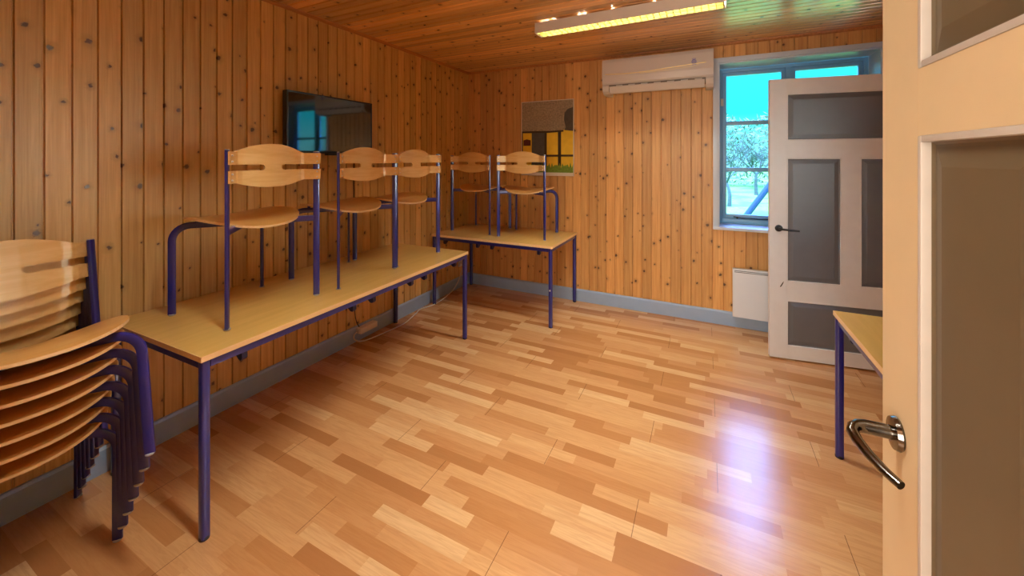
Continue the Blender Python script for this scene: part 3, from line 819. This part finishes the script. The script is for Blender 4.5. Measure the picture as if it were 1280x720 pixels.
# ------------------------------------------------------------------ fluorescent fittings
def make_lamp(loc, rz, label):
    L2, w_ = 0.640, 0.062
    t = thing('fluorescent_light', loc, rz, label, 'ceiling light', 'louvred fluorescent fittings on the ceiling')
    m = MB()
    z0_, z1_ = 0.0, 0.068
    hh = 0.078
    for y in (-w_, w_ - 0.003): m.box((-L2, y, 0.0), (L2, y + 0.003, hh))
    xs_ = [-L2, -0.60, -0.596, -0.56, -0.556, -0.50, -0.496, -0.30, -0.296, -0.26, -0.256, -0.06, -0.056, 0.22, 0.224, L2]
    for a, b in zip(xs_[0::2], xs_[1::2]): m.box((a, -w_ + 0.003, hh - 0.004), (b, w_ - 0.003, hh))
    m.build('housing', 'lamp_white', t, smooth=0)
    for a in (-L2 - 0.004, L2):
        m = MB(); m.box((a, -w_ - 0.001, -0.001), (a + 0.004, w_ + 0.001, hh + 0.001)); m.build('end_plate', 'lamp_white', t, smooth=0)
    for y in (-0.027, 0.027):
        m = MB(); m.tube([(-L2 + 0.03, y, 0.044), (0, y, 0.044), (L2 - 0.03, y, 0.044)], 0.013, 12); m.build('fluorescent_tube', 'tube', t)
    m = MB(); n = 30
    for i in range(n + 1):
        x = -L2 + 0.012 + i * (2 * L2 - 0.024) / n
        m.prism([(x - 0.0012, 0.0), (x + 0.0012, 0.0), (x + 0.0004, 0.027), (x - 0.0004, 0.027)], 1, -w_ + 0.004, w_ - 0.004)
    for y in (-w_ + 0.0055, -0.0, w_ - 0.0055):
        m.box((-L2 + 0.006, y - 0.0012, 0.0), (L2 - 0.006, y + 0.0012, 0.027))
    m.build('louver', 'louver', t, smooth=0)
    for x in (-0.4, 0.4):
        m = MB(); m.lathe([(0.02, 0), (0.02, 0.016)], (x, 0, 0.077), seg=14); m.build('ceiling_mount', 'lamp_white', t)
    return t
make_lamp((-0.525, 2.805, 2.468), math.radians(-1.9), 'lit louvred fluorescent light on the pine ceiling before the air conditioner')
make_lamp((-0.80, 0.80, 2.468), math.radians(-1.0), 'unseen louvred fluorescent light added on the ceiling just above the doorway')  # second fitting out of view, added to brighten the room

# ------------------------------------------------------------------ outdoors
m = MB(); m.box((-45, YB + 0.32, -0.5), (60, 80, -0.12)); tag(m.build('ground', 'lawn', smooth=0), 'pale green orchard lawn outside the window', 'lawn', kind='structure')
def tree_mesh(seed, h):
    rnd = random.Random(seed); m = MB()
    def limb(p, d, l, r, lev):
        q = p; n = 4; pts = [p]
        for i in range(n):
            d = (d + Vector((rnd.uniform(-1, 1), rnd.uniform(-1, 1), rnd.uniform(-0.4, 0.6))) * 0.22).normalized()
            q = q + d * (l / n); pts.append(q)
        m.tube(pts, r, 6 if lev < 2 else 4 if lev < 3 else 3, r * 0.55)
        if lev >= 4: return
        kids = (3, 5, 5, 5)[lev]
        for i in range(kids):
            a = rnd.uniform(0, 2 * PI)
            e = Vector((math.cos(a), math.sin(a), rnd.uniform(0.1, 0.9))).normalized()
            nd = (d * (0.55 if lev else 0.25) + e).normalized()
            start = pts[-1] if (lev == 0 or i == 0) else pts[rnd.randint(1, n)]
            limb(start, nd, l * rnd.uniform(0.55, 0.85) * (1.25 if lev == 0 else 1), r * 0.5, lev + 1)
    limb(Vector((0, 0, -0.1)), Vector((0.12, 0, 1)).normalized(), h * 0.32, 0.12, 0)
    me = bpy.data.meshes.new('bare_tree'); m.bm.to_mesh(me); m.bm.free(); me.materials.append(M['bark']); return me
tm = [tree_mesh(3, 4.6), tree_mesh(11, 4.2), tree_mesh(29, 5.0)]
spots = [(0.75, 15.5), (2.1, 21.0), (5.2, 17.0), (-3.4, 19.0), (9.4, 13.5), (14.0, 15.5), (10.2, 20.0), (17.5, 10.5), (6.4, 23.0)]
for i, (x, y) in enumerate(spots):
    o = bpy.data.objects.new('bare_tree', tm[i % 3]); C.objects.link(o); o.location = (x, y, -0.12); o.rotation_euler = (0, 0, i * 2.1); s_ = 0.62 + 0.2 * ((i * 37) % 10) / 10; o.scale = (s_, s_, s_)
    tag(o, 'bare branching orchard tree on the lawn outside the window', 'tree', 'bare orchard trees outside')
m = MB(); rnd = random.Random(5)
for i in range(22000):
    x = rnd.uniform(-14, 26); y = 28.0 + rnd.uniform(-1.2, 1.2); hh = 3.9 + 0.35 * math.sin(x * 0.9) + 0.35 * math.sin(x * 2.3)
    z = rnd.uniform(0.0, 1.0) ** 0.8 * hh - 0.1
    p = Vector((x, y, z)); a = Vector((rnd.uniform(-1, 1), rnd.uniform(-1, 1), rnd.uniform(-0.3, 1))).normalized(); b = a.orthogonal().normalized()
    l = rnd.uniform(0.12, 0.45)
    m.quad([p, p + a * l * 0.5 + b * l * 0.16, p + a * l, p + a * l * 0.5 - b * l * 0.16])
tag(m.build('hedge', 'twig_hedge', smooth=0), 'tangled frosty hedge at the end of the lawn', 'hedge', kind='stuff')
def ray(px, py, y):
    r = (px - 640) / 489.0; a = math.radians(26.3); s, c = math.sin(a), math.cos(a)
    d = (-s + c * r, c + s * r, (199.6 - py) / 489.0); t = y / d[1]; return Vector((d[0] * t, y, 1.5 + d[2] * t))
pa, pb = ray(934, 268, 7.2), ray(960, 234, 7.2)
dd = (pb - pa).normalized(); pa2 = pa - dd * ((pa.z + 0.12) / dd.z); pb2 = pb + dd * 0.9
m = MB(); m.tube([pa2, (pa2 + pb2) / 2, pb2], 0.045, 10); tag(m.build('wooden_prop', 'prop_paint'), 'slanting blue-grey wooden prop close outside the window', 'prop')
m = MB(); m.tube([(pb2.x + 0.10, 7.2, -0.12), (pb2.x + 0.10, 7.21, 1.2), (pb2.x + 0.11, 7.2, 2.3)], 0.05, 10); tag(m.build('wooden_post', 'prop_paint'), 'upright post outside that the slanting prop leans against', 'post')

# ------------------------------------------------------------------ sky, sun, hall fill light
wld = bpy.data.worlds.new('sky'); S.world = wld; wld.use_nodes = True
nt = wld.node_tree; bg = nt.nodes['Background']
tc = nt.nodes.new('ShaderNodeTexCoord'); sp = nt.nodes.new('ShaderNodeSeparateXYZ'); nt.links.new(tc.outputs['Generated'], sp.inputs[0])
rp = nt.nodes.new('ShaderNodeValToRGB'); nt.links.new(sp.outputs[2], rp.inputs[0])
e = rp.color_ramp.elements
e[0].position = 0.0; e[0].color = (0.30, 0.95, 1.0, 1); e[1].position = 0.42; e[1].color = (0.22, 0.38, 1.0, 1)
n_ = e.new(0.10); n_.color = (0.03, 0.78, 1.0, 1); n_ = e.new(0.24); n_.color = (0.04, 0.55, 1.0, 1)
nt.links.new(rp.outputs[0], bg.inputs[0]); mr = nt.nodes.new('ShaderNodeMapRange'); nt.links.new(sp.outputs[2], mr.inputs[0])
mr.inputs[1].default_value = 0.18; mr.inputs[2].default_value = 0.55; mr.inputs[3].default_value = 1.0; mr.inputs[4].default_value = 14.0
nt.links.new(mr.outputs[0], bg.inputs[1])
sun = bpy.data.lights.new('sun', 'SUN'); sun.energy = 1.6; sun.angle = math.radians(1.0); sun.color = (1.0, 1.0, 0.84)
so_ = bpy.data.objects.new('sun', sun); C.objects.link(so_); so_.rotation_euler = (math.radians(48), 0, math.radians(-68))
def area(name, loc, rot, sx_, sy_, power, col):
    l = bpy.data.lights.new(name, 'AREA'); l.shape = 'RECTANGLE'; l.size = sx_; l.size_y = sy_; l.energy = power; l.color = col
    o = bpy.data.objects.new(name, l); C.objects.link(o); o.location = loc; o.rotation_euler = rot; return o
area('hall_fill_light', (-0.35, -1.5, 1.45), (math.radians(90), 0, 0), 1.3, 1.5, 45, (1.0, 0.90, 0.76))  # added fill light behind the camera; the hall has no window

area('side_window_daylight', (XR + 0.14, (RW[0] + RW[1]) / 2, (RW[2] + RW[3]) / 2), (0, math.radians(90), 0), RW[3] - RW[2] - 0.06, RW[1] - RW[0] - 0.06, 38, (1.0, 0.95, 0.86))
# ------------------------------------------------------------------ camera
cam = bpy.data.cameras.new('camera'); co = bpy.data.objects.new('camera', cam); C.objects.link(co)
co.location = (0, 0, 1.5); co.rotation_euler = (PI / 2, 0, math.radians(26.3))
cam.sensor_width = 36.0; cam.lens = 489.0 / 1280 * 36.0; cam.shift_y = -(360 - 199.6) / 1280; cam.clip_start = 0.02; cam.clip_end = 300
S.camera = co
